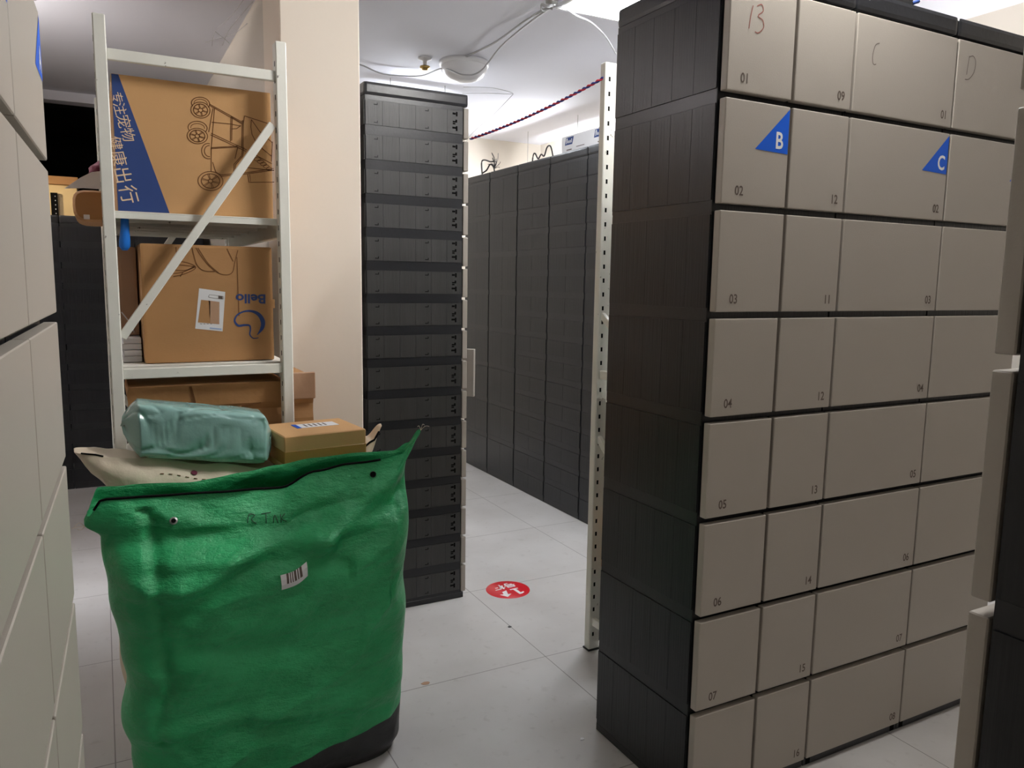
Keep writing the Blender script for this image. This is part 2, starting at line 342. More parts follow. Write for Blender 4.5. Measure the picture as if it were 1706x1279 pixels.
# ------------------------------------------------------------------ lockers
door_cache = {}
def door_mesh(w, h, th):
    k = (round(w, 4), round(h, 4))
    if k not in door_cache:
        b = MB().box(0, w, 0, th, 0, h, .0045, 3)
        o = b.build('door', M['door'], None); door_cache[k] = o.data
        bpy.data.objects.remove(o)
    return door_cache[k]
RH, B0, DEP = .27, .0224, .46
def locker(label, loc, rz, cols, rows, rh, group, gaps=.010, slots=False, side='plain', open_row=None, nback=2, door_mat=None, no_doors=False, sockets=False, cat='locker'):
    """modular locker: local front faces -y at y=0, x from 0 to width"""
    Wd = sum(cols); T = B0 + rows * rh
    t = thing('locker_unit', label, cat, loc, rz, group)
    t['_w'] = Wd
    del t['_w']
    MB().box(.0028, Wd - .0028, .028, DEP - .0028, B0, T).build('carcass', M['black'], t, False)
    # side and back panels: one raised panel per row, slatted, with a band at each joint
    hb = .018 if rh > .2 else .02
    def clips(sb, x, sign):
        e0, e1 = (x - .0008, x + .003) if sign > 0 else (x - .003, x + .0008)
        for r in range(rows):
            z0 = B0 + r * rh
            for dz, dy, hh, ww in ((.092, .058, .018, .008), (.098, .070, .008, .014), (.066, .060, .012, .008), (.066, .070, .006, .012), (.058, .070, .006, .012), (.032, .058, .020, .008), (.040, .070, .008, .016)):
                sb.box(e0, e1, dy - ww / 2, dy + ww / 2, z0 + dz, z0 + dz + hh, mi=2)
            for yy in (.185, .405):
                for zz in (.028, .098):
                    sb.box(e0, e1, yy, yy + .016, z0 + zz, z0 + zz + .003, mi=2)
                    sb.box(e0, e1, yy, yy + .003, z0 + zz, z0 + zz + .009, mi=2)
    def panel(name, xa, xb, fixed, sign, ns):
        pb = MB(); bb = pb
        for r in range(rows):
            z0, z1 = B0 + r * rh + hb, B0 + (r + 1) * rh - hb
            n = ns; g = .0009
            for i in range(n):
                a = xa + (xb - xa) * i / n + g / 2; b = xa + (xb - xa) * (i + 1) / n - g / 2
                lo, hi = (fixed - .001, fixed + .006) if sign > 0 else (fixed - .006, fixed + .001)
                if name == 'side_panel': pb.box(lo, hi, a, b, z0, z1)
                else: pb.box(a, b, lo, hi, z0, z1)
            zb0, zb1 = (B0 if r == 0 else B0 + r * rh - hb + .0015), B0 + r * rh + hb - .0015
            lo, hi = (fixed, fixed + .006) if sign > 0 else (fixed - .006, fixed)
            lo, hi = (lo + .0015, hi) if sign > 0 else (lo, hi - .0015)
            if name == 'side_panel': bb.box(lo, hi, xa, xb, zb0, zb1, mi=1)
            else: bb.box(xa, xb, lo, hi, zb0, zb1, mi=1)
        zb0 = T - hb + .0015
        if name == 'side_panel': bb.box(lo, hi, xa, xb, zb0, T, mi=1)
        else: bb.box(xa, xb, lo, hi, zb0, T, mi=1)
        if slots and name == 'side_panel': clips(pb, 0 if sign > 0 else Wd, sign)
        return pb.build(name, [M['dusty_lit'] if slots else M['black'], M['black_band'], M['void']], t, False)
    if side != 'none':
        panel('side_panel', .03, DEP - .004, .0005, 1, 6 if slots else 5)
        panel('side_panel', .03, DEP - .004, Wd - .0005, -1, 6)
    panel('back_panel', .006, Wd - .006, DEP - .0005, -1, nback)
    cap = MB().box(.001, Wd - .001, .004, DEP, T, T + .052, .012, 2)
    cap.build('top_cap', M['black_band'], t, False)
    MB().box(.001, Wd - .001, .012, DEP - .002, 0.0, B0 + .004, .002).build('plinth', M['black_band'], t, False)
    if sockets:
        for x in (.022, Wd - .022): MB().box(x - .009, x + .009, .0105, .014, .004, .022).build('leveling_socket', M['void'], t, False)
    doors = {}
    x = 0
    for ci, w in enumerate(cols):
        gl = gaps
        for r in range(rows):
            if no_doors: break
            vg = .017 if rh > .2 else .011
            dm = door_mesh(w - gl, rh - vg, .023)
            d = bpy.data.objects.new('door', dm); COL.objects.link(d); d.parent = t
            d.location = (x + gl / 2, 0, B0 + (rows - 1 - r) * rh + vg / 2)
            if open_row is not None and r == open_row:
                # ajar, hinged on the far side
                d.location = (x + w - gl / 2, 0, d.location.z)
                me = dm.copy()
                for v in me.vertices: v.co.x -= (w - gl)
                d.data = me; d.rotation_euler = (0, 0, math.radians(46))
                tag(d, 'door standing ajar')
            doors[(ci, r)] = d
        x += w
    return t, doors, Wd
def number(d, txt, w, right):
    if right: text_mesh(txt, .0335, front(w - .024, .022), 'door_number', M['ink'], d, bold=.0005, xs=.86, align='RIGHT')
    else: text_mesh(txt, .0335, front(.043, .022), 'door_number', M['ink'], d, bold=.0005, xs=.86)
def triangle(d, w, h, letter):
    fr = ((0, 0, 0), (1, 0, 0), (0, 0, 1), (0, -1, 0))
    x1, z0 = w - .003, h - .118
    s = MB().poly([(x1 - .114, z0 + .004), (x1, z0), (x1, z0 + .112)], fr, off=.0006)
    s = s.build('corner_sticker', M['blue'], d, False); tag(s, 'blue triangle sticker')
    if letter: 
        me = text_mesh(letter, .058, front(x1 - .046, z0 + .012, -.0011), 'tmp', M['white'], d, bold=.0012, xs=.85)
        j = me.data
        # letter and triangle form one sticker
        s.data.materials.append(M['white'])
        b = bmesh.new(); b.from_mesh(s.data); n0 = len(b.faces); b.from_mesh(j); b.faces.ensure_lookup_table()
        for f in b.faces[n0:]: f.material_index = 1
        b.to_mesh(s.data); b.free(); bpy.data.objects.remove(me)
def pen(d, strokes, m):
    fr = ((0, 0, 0), (1, 0, 0), (0, 0, 1), (0, -1, 0)); b = MB()
    for st in strokes: b.ribbon(sp2(st), .0024, fr, off=.0006)
    b.build('handwriting', m, d, False)

G = 'beige and black modular lockers on the right'
h_d = RH - .017
tB, dB, _ = locker('two-column locker with beige doors and a blue B sticker', (0, 0, 0), 0, [.2308, .2209], 8, RH, G)
tC, dC, _ = locker('single-column locker with wide beige doors and a blue C sticker', (.4527, 0, 0), 0, [.4376], 8, RH, G, gaps=.006, sockets=True)
tD, dD, _ = locker('wide-door beige locker with a handwritten D on its top door', (.8913, 0, 0), 0, [.4376], 8, RH, G, gaps=.006, sockets=True)
for i, s in enumerate(('01', '02', '03', '04', '05', '06', '07', '08')):
    number(dB[(0, i)], s, .2208, False); number(dC[(0, i)], s, .4316, True)
for i, s in enumerate(('09', '12', '11', '12', '13', '14', '15', '16')): number(dB[(1, i)], s, .2109, True)
triangle(dB[(0, 1)], .2208, h_d, 'B'); triangle(dC[(0, 1)], .4316, h_d, 'C'); triangle(dD[(0, 1)], .4316, h_d, 'D')
pen(dB[(0, 0)], [[(.072, .205), (.066, .18), (.062, .150)], [(.085, .206), (.10, .212), (.106, .198), (.090, .184), (.106, .176), (.110, .160), (.094, .145), (.082, .146)]], M['redpen'])
pen(dC[(0, 0)], [[(.090, .188), (.074, .180), (.066, .155), (.068, .135), (.074, .130), (.082, .132)]], M['pencil'])
pen(dD[(0, 0)], [[(.052, .212), (.048, .18), (.046, .158)], [(.050, .208), (.070, .214), (.084, .200), (.080, .170), (.060, .148), (.040, .144)]], M['pencil'])

# small-row black locker end-on beside the pillar
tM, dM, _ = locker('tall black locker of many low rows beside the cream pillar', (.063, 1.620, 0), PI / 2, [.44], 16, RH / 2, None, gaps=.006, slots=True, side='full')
for k in dM: dM[k].data.materials[0] = M['door']
tN, dN, _ = locker('locker with one pale door ajar behind the many-row black locker', (.063, 2.062, 0), PI / 2, [.44], 8, RH, None, gaps=.006, open_row=4)
# row of lockers seen from the back across the passage
FG = 'black lockers seen from behind across the passage'
fl = ['black locker back nearest the white post, topped by the white carton',
      'black locker back under the white carton label, second from the white post',
      'black small-row locker back in the middle of the far row',
      'black locker back with tall rows below the looped black cable',
      'black locker back farthest from the post, under the cable tuft']
y0 = 1.953
for i, lab in enumerate(fl):
    rows, rh = (16, RH / 2) if i < 3 else (8, RH)
    locker(lab, (1.63, y0 + .4265 * i, 0), PI / 2, [.425], rows, rh, FG, gaps=.006)
# lockers close on the left, doors facing the aisle
LG = 'pale lockers close on the left'
a = math.radians(88.2); d_ = Vector((math.cos(a), math.sin(a), 0)); end = Vector((-1.436, .165, 0))
ll = ['pale locker at the far end of the left row, next to the green sack',
      'second pale locker from the far end of the left row',
      'third pale locker from the far end, cut by the left edge of the photo']
for i, lab in enumerate(ll):
    o = end - d_ * (.4386 * (i + 1))
    t, dd, _ = locker(lab, o, a, [.4376], 8, RH, LG, gaps=.006)
    if i == 0: triangle(dd[(0, 1)], .4316, h_d, 'A')
    if i == 1: triangle(dd[(0, 1)], .4316, h_d, None)
# locker at the right edge, end panel towards us
locker('locker at the right edge seen from its black end panel', (-.0920, -1.0, 0), PI, [.4376], 8, RH, None, gaps=.006)
# black lockers closing the far end of the left aisle
BG = 'black lockers at the dark end of the left aisle'
for i in range(4):
    locker(['black locker back behind the shelving rack, nearest the partition', 'black locker back at the dark aisle end, seen through the rack',
            'black locker back at the dark aisle end left of the rack post', 'black locker back at the dark aisle end under the cream carton'][i],
           (-.70 - .441 * i, 4.90, 0), PI, [.44], 13, .1355, BG, gaps=.006, nback=1, no_doors=True)

# ------------------------------------------------------------------ shelving racks
def rack(label, loc, rz, w, L, H, levels, bars, braces, decks, group=None):
    t = thing('storage_rack', label, 'storage rack', loc, rz, group)
    pw, pd = .034, .05
    for x in (0, w - pw):
        for y in (0, L - pd):
            b = MB().box(x, x + pw, y, y + pd, .004, H, .003)
            z = .06
            while z < H - .04:
                for sx in (x - .0006, x + pw - .0009):
                    b.box(sx, sx + .0015, y + .014, y + .022, z, z + .016, mi=1)
                z += .0515
            b.box(x - .004, x + pw + .004, y - .003, y + pd + .003, 0, .006, mi=2)
            b.build('upright', [M['rack'], M['void'], M['wire_k']], t, False)
    for y in (.012, L - .028):
        for z in bars:
            MB().box(pw, w - pw, y, y + .016, z - .016, z + .016, .002).build('crossbar', M['rack'], t, False)
        for (xa, za, xb, zb) in braces:
            b = MB(); dv = Vector((xb - xa, 0, zb - za)); l = dv.length
            m4 = Matrix.Translation((xa, y + .008, za)) @ Matrix.Rotation(math.atan2(-(zb - za), xb - xa), 4, 'Y')
            b.box(0, l, -.008, .008, -.013, .013, .002, mtx=m4); b.build('brace', M['rack'], t, False)
    for z in levels:
        for x in (.004, w - .026):
            MB().box(x, x + .022, pd, L - pd, z - .062, z - .004, .003).build('beam', M['rack'], t, False)
        n = decks; d = MB(); yy0, yy1 = .052, L - .052
        for i in range(n):
            a, b_ = yy0 + (yy1 - yy0) * i / n + .002, yy0 + (yy1 - yy0) * (i + 1) / n - .002
            d.box(.012, w - .012, a, b_, z - .004, z, .001)
            d.box(.030, w - .030, a, a + .012, z - .022, z - .004); d.box(.030, w - .030, b_ - .012, b_, z - .022, z - .004)
        d.build('shelf_deck', M['rack'], t, False)
    return t
rack('white steel rack holding cardboard boxes left of the cream pillar', (-1.3475, 1.135, 0), 0, .545, 1.26, 2.195, (.55, 1.170, 1.645), (2.09, 1.150, .12),
     [(.50, 1.94, .035, 1.262), (.035, .93, .50, .25)], 6)
rack('white perforated rack standing behind the B locker', (.280, .955, 0), -PI / 2, .46, 1.2, 2.238, (.34, 1.0, 1.70), (1.105, .12),
     [(.42, 1.06, .03, 1.33), (.03, .86, .42, .55)], 5)

# ------------------------------------------------------------------ boxes on the rack
def carton(name, label, x0, x1, y0, y1, z0, z1, m, group=None, cat='cardboard box', bev=.004, seams=True, sag=0):
    t = thing(name, label, cat, ((x0 + x1) / 2, (y0 + y1) / 2, z0), 0, group)
    MB().box(x0, x1, y0, y1, z0, z1, bev, 2).build('box_body', m, t)
    return t
def XZ(y): return ((0, y, 0), (1, 0, 0), (0, 0, 1), (0, -1, 0))
# --- stroller box
SY = 1.225
t = carton('cardboard_box', 'cardboard box printed with a stroller drawing, on the top shelf', -1.305, -.838, SY, SY + .5, 1.6465, 2.053, M['card'])
fr = XZ(SY)
sx = lambda X: -1.305 + (X - 0) * .000329      # drawing units: print sheet 1500 wide
def dz(X, Y): return (-1.312 + X * .0003285, 2.071 - X * .0000123 * 0 - (Y - 30 - X * .062) * .0003395 + 0)
MB().poly([(-1.303, 2.0515), (-1.284, 2.0515), (-1.158, 1.648), (-1.303, 1.648)], fr, off=.0006).build('blue_print', M['print_blue'], t)
ln = MB(); lw = .0026
def ell(cx, cy, rx, ry, a0=0, a1=360, n=28, w=lw):
    ln.ribbon([dz(cx + rx * math.cos(math.radians(a0 + (a1 - a0) * i / n)), cy + ry * math.sin(math.radians(a0 + (a1 - a0) * i / n))) for i in range(n + 1)], w, fr, off=.0008)
def line(pts, w=lw): ln.ribbon([dz(*p) for p in pts], w, fr, off=.0008)
for cx, cy, rx, ry in ((782, 365, 86, 72), (745, 600, 92, 70), (850, 1010, 115, 88)):
    ell(cx, cy, rx, ry); ell(cx, cy, rx * .74, ry * .76, w=.003); ell(cx, cy, 20, 18)
    for k in range(6):
        an = k * PI / 3 + .3
        for o in (-.09, .09):
            line([(cx + 20 * math.cos(an + o * 2), cy + 18 * math.sin(an + o * 2)), (cx + rx * .72 * math.cos(an + o), cy + ry * .74 * math.sin(an + o))], .0018)
ell(785, 305, 82, 56, 150, 395); ell(785, 305, 60, 38, 170, 370, w=.0018); ell(750, 525, 86, 58, 150, 395); ell(750, 525, 62, 38, 170, 370, w=.0018)
ell(840, 735, 62, 70, 75, 285); ell(846, 735, 42, 50, 80, 280)
for pts in ([(862, 305), (1160, 455)], [(868, 320), (1155, 470)], [(910, 340), (868, 700), (858, 925)], [(895, 345), (850, 560)], [(870, 570), (1200, 715)], [(865, 585), (1190, 728)],
            [(1060, 410), (1048, 640)], [(1072, 412), (1060, 632)], [(1060, 410), (1160, 470)], [(1165, 440), (1152, 690)], [(1175, 440), (1165, 690)], [(1188, 398), (1172, 480)], [(1190, 400), (1440, 468)],
            [(1252, 430), (1245, 500), (1255, 570), (1300, 660), (1440, 770)], [(1252, 430), (1330, 540), (1450, 640)], [(1450, 630), (1436, 820)], [(862, 712), (1115, 690)], [(864, 702), (1112, 682)],
            [(875, 835), (900, 925), (945, 952), (1180, 930), (1460, 885)], [(945, 965), (1180, 942), (1460, 900)], [(1115, 690), (1085, 800)], [(1160, 690), (1150, 770), (1075, 850), (1068, 935)], [(1172, 690), (1160, 775), (1088, 855), (1080, 930)],
            [(1190, 880), (1460, 905)], [(1220, 945), (1230, 1020), (1460, 1015)], [(1200, 945), (1212, 1020), (1230, 1020)], [(1060, 525), (1110, 520), (1150, 490)], [(1260, 750), (1440, 840)], [(880, 470), (1060, 480), (1150, 495)]):
    line(pts)
for k in range(5): ell(1300 + k * 28, 800 + k * 22, 34 - k * 2, 16, n=14, w=.0018)
ln.build('stroller_drawing', M['print_line'], t)
# vertical lettering on the blue band (text turned with the box)
for ch, px, pz, s in (('专', -1.290, 1.985, .032), ('注', -1.285, 1.953, .036), ('宠', -1.276, 1.917, .040), ('物', -1.266, 1.878, .040),
                      ('健', -1.302, 1.850, .040), ('康', -1.295, 1.806, .045), ('出', -1.286, 1.757, .050), ('行', -1.272, 1.700, .054)):
    an = math.radians(-78)
    U = Vector((math.cos(an), 0, math.sin(an))); V = Vector((-math.sin(an), 0, math.cos(an)))
    m4 = fmat(Vector((px, SY - .0009, pz)) - U * s * .5 - V * s * .38, U, V, (0, -1, 0))
    text_mesh(ch, s * 1.05, m4, 'printed_character', M['print_text'], t, world=True)
# --- box with swoosh logo
BY = 1.230
t = carton('cardboard_box', 'worn cardboard box with upside-down blue lettering, on the middle shelf', -1.248, -.845, BY, BY + .34, 1.1715, 1.552, M['card_b'], bev=.008)
fr = XZ(BY)
bz = lambda X, Y: (-1.3475 + X * .0003703, 1.674 - Y * .0003745)
ln = MB()
for pts in ([(680, 350), (712, 490), (770, 545), (860, 550)], [(710, 350), (785, 470), (880, 558), (960, 578), (1010, 550), (1030, 470), (1060, 360)], [(728, 350), (805, 478), (895, 565)],
            [(968, 350), (1018, 460)], [(520, 600), (620, 572), (705, 520), (645, 482), (565, 468)], [(535, 545), (620, 545), (700, 515)], [(520, 575), (600, 560), (690, 512)], [(560, 500), (640, 505), (700, 515)],
            [(552, 350), (552, 470)], [(575, 600), (600, 560)], [(1050, 420), (1052, 940)]):
    ln.ribbon([bz(*p) for p in sp2(pts)], .0028, fr, off=.0008)
ln.build('stroller_drawing', M['print_line'], t)
tp = MB()
sw = [(1218, 1138), (1172, 1142), (1142, 1108), (1148, 1062), (1140, 1026), (1095, 1022), (1045, 1026), (1014, 985), (1034, 935), (1090, 902), (1160, 897), (1222, 925), (1258, 985), (1252, 1050), (1206, 1112)]
wd = [6, 9, 11, 13, 16, 18, 19, 17, 14, 13, 20, 32, 40, 32, 4]
sp = sp2(sw, 5); wd5 = []
for i in range(len(wd) - 1): wd5 += [wd[i] + (wd[i + 1] - wd[i]) * j / 5 for j in range(5)]
wd5.append(wd[-1])
tp.ribbon([bz(*p) for p in sp], [w * .000372 for w in wd5], fr, off=.0009)
tp.build('swoosh_print', M['print_blue'], t)
text_mesh('Bello', .0425, fmat((-.868, BY - .0009, 1.393), (-1, 0, .012), (-.02, 0, -1), (0, -1, 0)), 'printed_lettering', M['print_blue'], t, bold=.0011, xs=1.14, world=True)
s = MB(); q = lambda pts: [bz(*p) for p in pts]
s.poly(q([(725, 697), (942, 727), (908, 1075), (680, 1047)]), fr, off=.0009)
s.poly(q([(738, 797), (812, 805), (806, 1003), (704, 993)]), fr, mi=1, off=.0013)
s.poly(q([(800, 803), (890, 815), (882, 1012), (806, 1003)]), fr, mi=2, off=.0013)
s.ribbon([bz(*p) for p in sp2([(808, 752), (915, 765), (924, 778), (915, 790), (808, 776), (802, 764), (808, 752)], 3)], .0011, fr, mi=3, off=.0013)
s.poly(q([(882, 762), (918, 767), (918, 789), (882, 784)]), fr, mi=3, off=.0014)
s.poly(q([(802, 1038), (900, 1050), (898, 1062), (800, 1050)]), fr, mi=4, off=.0013)
for k in range(4): s.poly(q([(722 + k * 28, 1004), (738 + k * 28, 1006), (737 + k * 28, 1010), (721 + k * 28, 1008)]), fr, mi=3, off=.0013)
s.build('shipping_label', [M['paper'], M['card_b'], M['card_p'], M['ink'], mat('pale_blue_print', srgb(160, 180, 215), .7)], t)
tag(t.children[-1], 'white shipping label')
MB().box(-1.1, -.84, BY - .0006, BY + .001, 1.348, 1.378).build('tape_strip', M['card_b'], t)
# --- behind it
t = carton('parcel', 'pinkish brown parcel in clear film behind the worn box, left', -1.309, -1.253, 1.40, 1.90, 1.2515, 1.545, M['card_p'], cat='parcel', bev=.01)
MB().ribbon([(-1.305, 1.33), (-1.285, 1.30), (-1.27, 1.262)], .004, XZ(1.399), off=.0008).build('film_crease', M['paper'], t)
t = thing('paper_stack', 'white stack of flat sheets under the pinkish parcel', 'paper stack', (-1.28, 1.6, 1.1705))
b = MB()
for k in range(4): b.box(-1.310 + k % 2 * .004, -1.253, 1.30 + k * .004, 1.92, 1.171 + k * .02, 1.190 + k * .02, .002)
b.build('sheets', M['paper'], t)
t = thing('white_bag', 'white plastic bag behind the worn box at the rack post', 'bag', (-.822, 1.64, 1.171))
b = MB(); g = []
for i in range(13):
    z = 1.1715 + .30 * i / 12; r = []
    for k in range(14):
        an = 2 * PI * k / 14; sq = math.sin(PI * min(1, .12 + i / 13)) ** .4
        r.append(b.bm.verts.new((-.822 + (.050 * math.cos(an) * sq + .006 * noise.noise(Vector((i * .6, k, 2)))) , 1.64 + .05 * math.sin(an) * sq, z)))
    g.append(r)
for A, B in zip(g[:-1], g[1:]):
    for k in range(14): b.bm.faces.new([A[k], A[(k + 1) % 14], B[(k + 1) % 14], B[k]])
b.bm.faces.new(g[0][::-1]); b.bm.faces.new(g[-1])
b.build('bag_body', M['paper'], t, smooth=True)
# --- crushed box on the low shelf
t = thing('cardboard_box', 'long crushed cardboard box on the low shelf sticking out past the rack post', 'cardboard box', (-1.0, 1.36, .551))
b = MB(); nx, nz = 24, 12; X0, X1, Z0, Z1, Y0, Y1 = -1.298, -.722, .5515, 1.10, 1.200, 1.50
def crush(x, y, z):
    k = max(0, (z - .85) / .25); n = noise.noise(Vector((x * 9, y * 9, z * 9)))
    fold = math.exp(-((z - 1.0) / .018) ** 2) * .016
    return Vector((x + k * .012 * noise.noise(Vector((z * 14, x * 5, 3))), y + k * .016 * n + fold * (y < 1.4), z - .01 * k * max(0, n) + (.012 * k if x > -.80 else 0)))
bb = bmesh.new(); bmesh.ops.create_cube(bb, size=1)
bmesh.ops.subdivide_edges(bb, edges=bb.edges[:], cuts=23, use_grid_fill=True)
for v in bb.verts:
    v.co = crush(X0 + (v.co.x + .5) * (X1 - X0), Y0 + (v.co.y + .5) * (Y1 - Y0), Z0 + (v.co.z + .5) * (Z1 - Z0))
b._merge(bb); b.build('box_body', M['card_b'], t)
b = MB(); b.box(-.795, -.716, 1.190, 1.200, 1.035, 1.128, .003); b.build('flap', M['card_p'], t)
b = MB()
b.ribbon([(-1.12, 1.096), (-1.112, 1.06), (-1.105, 1.02), (-1.10, .96)], .007, XZ(1.198), off=.001)
b.ribbon(sp2([(-1.10, 1.012), (-1.06, 1.018), (-1.03, 1.004), (-.98, 1.022), (-.90, 1.03)]), .003, XZ(1.198), off=.001)
b.build('crease', M['print_line'], t)
# --- bits at the left side of the rack
t = thing('cardboard_roll', 'rounded brown parcel poking out left of the rack on the top shelf', 'parcel', (-1.35, 2.0, 1.646))
b = MB(); ring = []
for y, r in ((1.83, .050), (1.85, .058), (2.15, .058), (2.17, .05)):
    ring.append([b.bm.verts.new((-1.372 + math.copysign(abs(math.cos(k * PI / 12)) ** .6, math.cos(k * PI / 12)) * r * 1.15, y, 1.7055 + math.copysign(abs(math.sin(k * PI / 12)) ** .6, math.sin(k * PI / 12)) * r)) for k in range(24)])
for A, B in zip(ring[:-1], ring[1:]):
    for k in range(24): b.bm.faces.new([A[k], A[(k + 1) % 24], B[(k + 1) % 24], B[k]])
b.bm.faces.new(ring[0]); b.bm.faces.new(ring[-1][::-1])
b.build('roll_body', M['card_b'], t, smooth=False)
MB().box(-1.405, -1.385, 1.826, 1.8295, 1.655, 1.672, .001).build('label_tab', M['paper'], t)
t = thing('paper_sheet', 'white paper sheet lying on the rounded brown parcel', 'paper', (-1.39, 1.84, 1.765))
b = MB(); P = [(-1.462, 1.762), (-1.40, 1.768), (-1.335, 1.768), (-1.335, 1.838), (-1.37, 1.832), (-1.41, 1.806)]
A = [b.bm.verts.new((x, 1.83 + (z - 1.76) * .5, z)) for x, z in P]; B = [b.bm.verts.new((x, 1.834 + (z - 1.76) * .5, z)) for x, z in P]
b.bm.faces.new(A); b.bm.faces.new(B[::-1])
for i in range(len(P)): b.bm.faces.new([A[i], B[i], B[(i + 1) % len(P)], A[(i + 1) % len(P)]])
b.build('sheet', M['paper'], t)
t = thing('cloth_bundle', 'small maroon cloth bundle on top of the white paper, behind the rack post', 'cloth', (-1.345, 2.0, 1.80))
b = MB(); bb = bmesh.new(); bmesh.ops.create_icosphere(bb, subdivisions=3, radius=1)
for v in bb.verts:
    k = 1 + .25 * noise.noise(v.co * 2.2); v.co = Vector((-1.335 + v.co.x * .045 * k, 1.95 + v.co.y * .06 * k, 1.845 + v.co.z * .036 * k))
b._merge(bb); b.build('cloth', M['maroon'], t, smooth=True)
t = thing('blue_bag', 'bright blue plastic bag hanging below the top shelf at the left post', 'bag', (-1.296, 1.26, 1.64))
b = MB(); b.tube([(-1.286, 1.232, 1.643), (-1.286, 1.232, 1.62), (-1.287, 1.233, 1.59), (-1.289, 1.234, 1.56), (-1.290, 1.235, 1.54), (-1.290, 1.235, 1.528)], [.008, .012, .013, .016, .016, .008], 12)
b.build('bag_body', M['bluebag'], t, smooth=True)

# ------------------------------------------------------------------ sacks
def interp(tab, x):
    if x <= tab[0][0]: return tab[0][1]
    for (a, va), (b, vb) in zip(tab[:-1], tab[1:]):
        if x <= b:
            s = (x - a) / (b - a); s = s * s * (3 - 2 * s); return va + (vb - va) * s
    return tab[-1][1]
NU = 110
US = [.5 - .5 * math.cos(PI * i / NU) for i in range(NU + 1)]
class Sack:
    """closed ring of front and back cloth between left and right edges; v runs up, u across"""
    def __init__(s, xl, xr, yc, d, zt_f, zt_b, wr, sag=0):
        s.xl, s.xr, s.yc, s.d, s.zf, s.zb, s.wr = xl, xr, yc, d, zt_f, zt_b, wr
    lean = 0
    def pos(s, u, v, back=False):
        zt = interp(s.zb if back else s.zf, u); z = v * zt
        q = abs(2 * u - 1)
        prof = max(0, 1 - q ** 7) ** .5
        xl, xr = interp(s.xl, v), interp(s.xr, v)
        p = Vector((xl + (xr - xl) * u, interp(s.yc, v), z))
        sg = 1 if back else -1
        p.y += sg * interp(s.d, v) * prof
        if back: p.y += s.lean * max(0, (v - .92) / .08) * prof
        w = s.wr(u, v, back)
        e = min(1, v * 12)
        return p + Vector((w[0] * e, w[1] * prof * e, w[2] * e))
    def build(s, name, m, parent, v0, v1, nv, bottom=False):
        b = MB(); rows = []
        for j in range(nv + 1):
            f = j / nv; row = []
            for back in (False, True):
                seq = US if not back else US[::-1]
                for u in (seq if not back else seq[1:-1]):
                    a0 = v0(u) if callable(v0) else v0; a1 = v1(u) if callable(v1) else v1
                    row.append(b.bm.verts.new(s.pos(u, a0 + (a1 - a0) * f, back)))
            rows.append(row)
        n = len(rows[0])
        for j in range(nv):
            for k in range(n): b.bm.faces.new([rows[j][k], rows[j][(k + 1) % n], rows[j + 1][(k + 1) % n], rows[j + 1][k]])
        if bottom: b.bm.faces.new(rows[0][::-1])
        return b.build(name, m, parent, smooth=True)
N3 = lambda x, y, z: noise.noise(Vector((x, y, z)))
def crease(x, y, z, p=5): return (1 - min(1, abs(noise.noise(Vector((x, y, z)))) * 1.3)) ** p
def g_wr(u, v, back):
    o = 9 if back else 0
    y = .014 * N3(u * 3 + o, v * 3.5, 1) + .009 * N3(u * 6 + o, v * 9 + u * 3, 5) + .004 * N3(u * 15, v * 26 + o, 2)
    if not back:
        # folds running from the right top corner down to the middle, and the sag below the mouth
        l = (v - (.55 + .40 * u)); y += -.020 * math.exp(-(l / .035) ** 2) * u * (v < .98) + .020 * math.exp(-((l + .085) / .05) ** 2) * u
        l2 = (v - (.80 - .06 * math.sin(u * 9) - .10 * (u > .55) * (u - .55))); y += -.016 * math.exp(-(l2 / .03) ** 2) * (u < .7) + .016 * math.exp(-((l2 + .06) / .035) ** 2) * (u < .75)
        l3 = v - (.50 - .18 * (u - .5)); y += .014 * math.exp(-(l3 / .05) ** 2)
        l4 = v - .27 - .03 * math.sin(u * 6); y += -.010 * math.exp(-(l4 / .03) ** 2) + .008 * math.exp(-((l4 + .06) / .03) ** 2)
        c = u - .10 - .05 * v; y += .018 * math.exp(-(c / .025) ** 2) * (.25 < v < .97)
        if v > .93: y += .010 * math.sin(u * 14) * (v - .93) / .07
    dd = 1 - min(1, max(0, v - .9) / .1) * .6
    y += dd * (-.013 * crease(u * 2.0 + v * 1.3, v * 2.8 - u * 1.4, 2 + o) - .006 * crease(u * 4.5 - v * 2.5, v * 6 + u * 2, 5 + o) - .0028 * crease(u * 9 + v * 5, v * 15 - u * 4, 9 + o, 4) + .010)
    x = .006 * N3(v * 7, u * 2, 8) * (1 - abs(2 * u - 1)) + .012 * N3(v * 6 + 4, (u > .5) * 7, 3) * (abs(2 * u - 1) > .8)
    return (x, y, .004 * N3(u * 7, v * 4, 6 + o))
G_ = thing('green_sack', 'big green woven plastic sack with a black bottom, standing on the floor', 'sack', (-.98, .73, 0))
gs = Sack(xl=[(0, -1.30), (.06, -1.335), (.2, -1.352), (.3, -1.372), (.44, -1.352), (.55, -1.362), (.75, -1.385), (.93, -1.395), (.975, -1.43), (1, -1.42)],
          xr=[(0, -.61), (.05, -.588), (.2, -.582), (.5, -.572), (.8, -.572), (.93, -.565), (1, -.528)],
          yc=[(0, .73), (.6, .715), (.85, .70), (1, .668)],
          d=[(0, .105), (.06, .128), (.5, .142), (.72, .150), (.80, .135), (.90, .065), (1, .010)],
          zt_f=[(0, .850), (.04, .892), (.12, .888), (.26, .884), (.44, .878), (.54, .872), (.64, .908), (.74, .921), (.86, .926), (.93, .932), (.965, .955), (1, 1.000)],
          zt_b=[(0, .862), (.03, .915), (.10, .910), (.26, .901), (.44, .912), (.54, .923), (.65, .937), (.74, .938), (.83, .937), (.92, .936), (.965, .958), (1, 1.002)], wr=g_wr)
gs.lean = .036
vb = lambda u: .035 + .125 * u ** 1.6
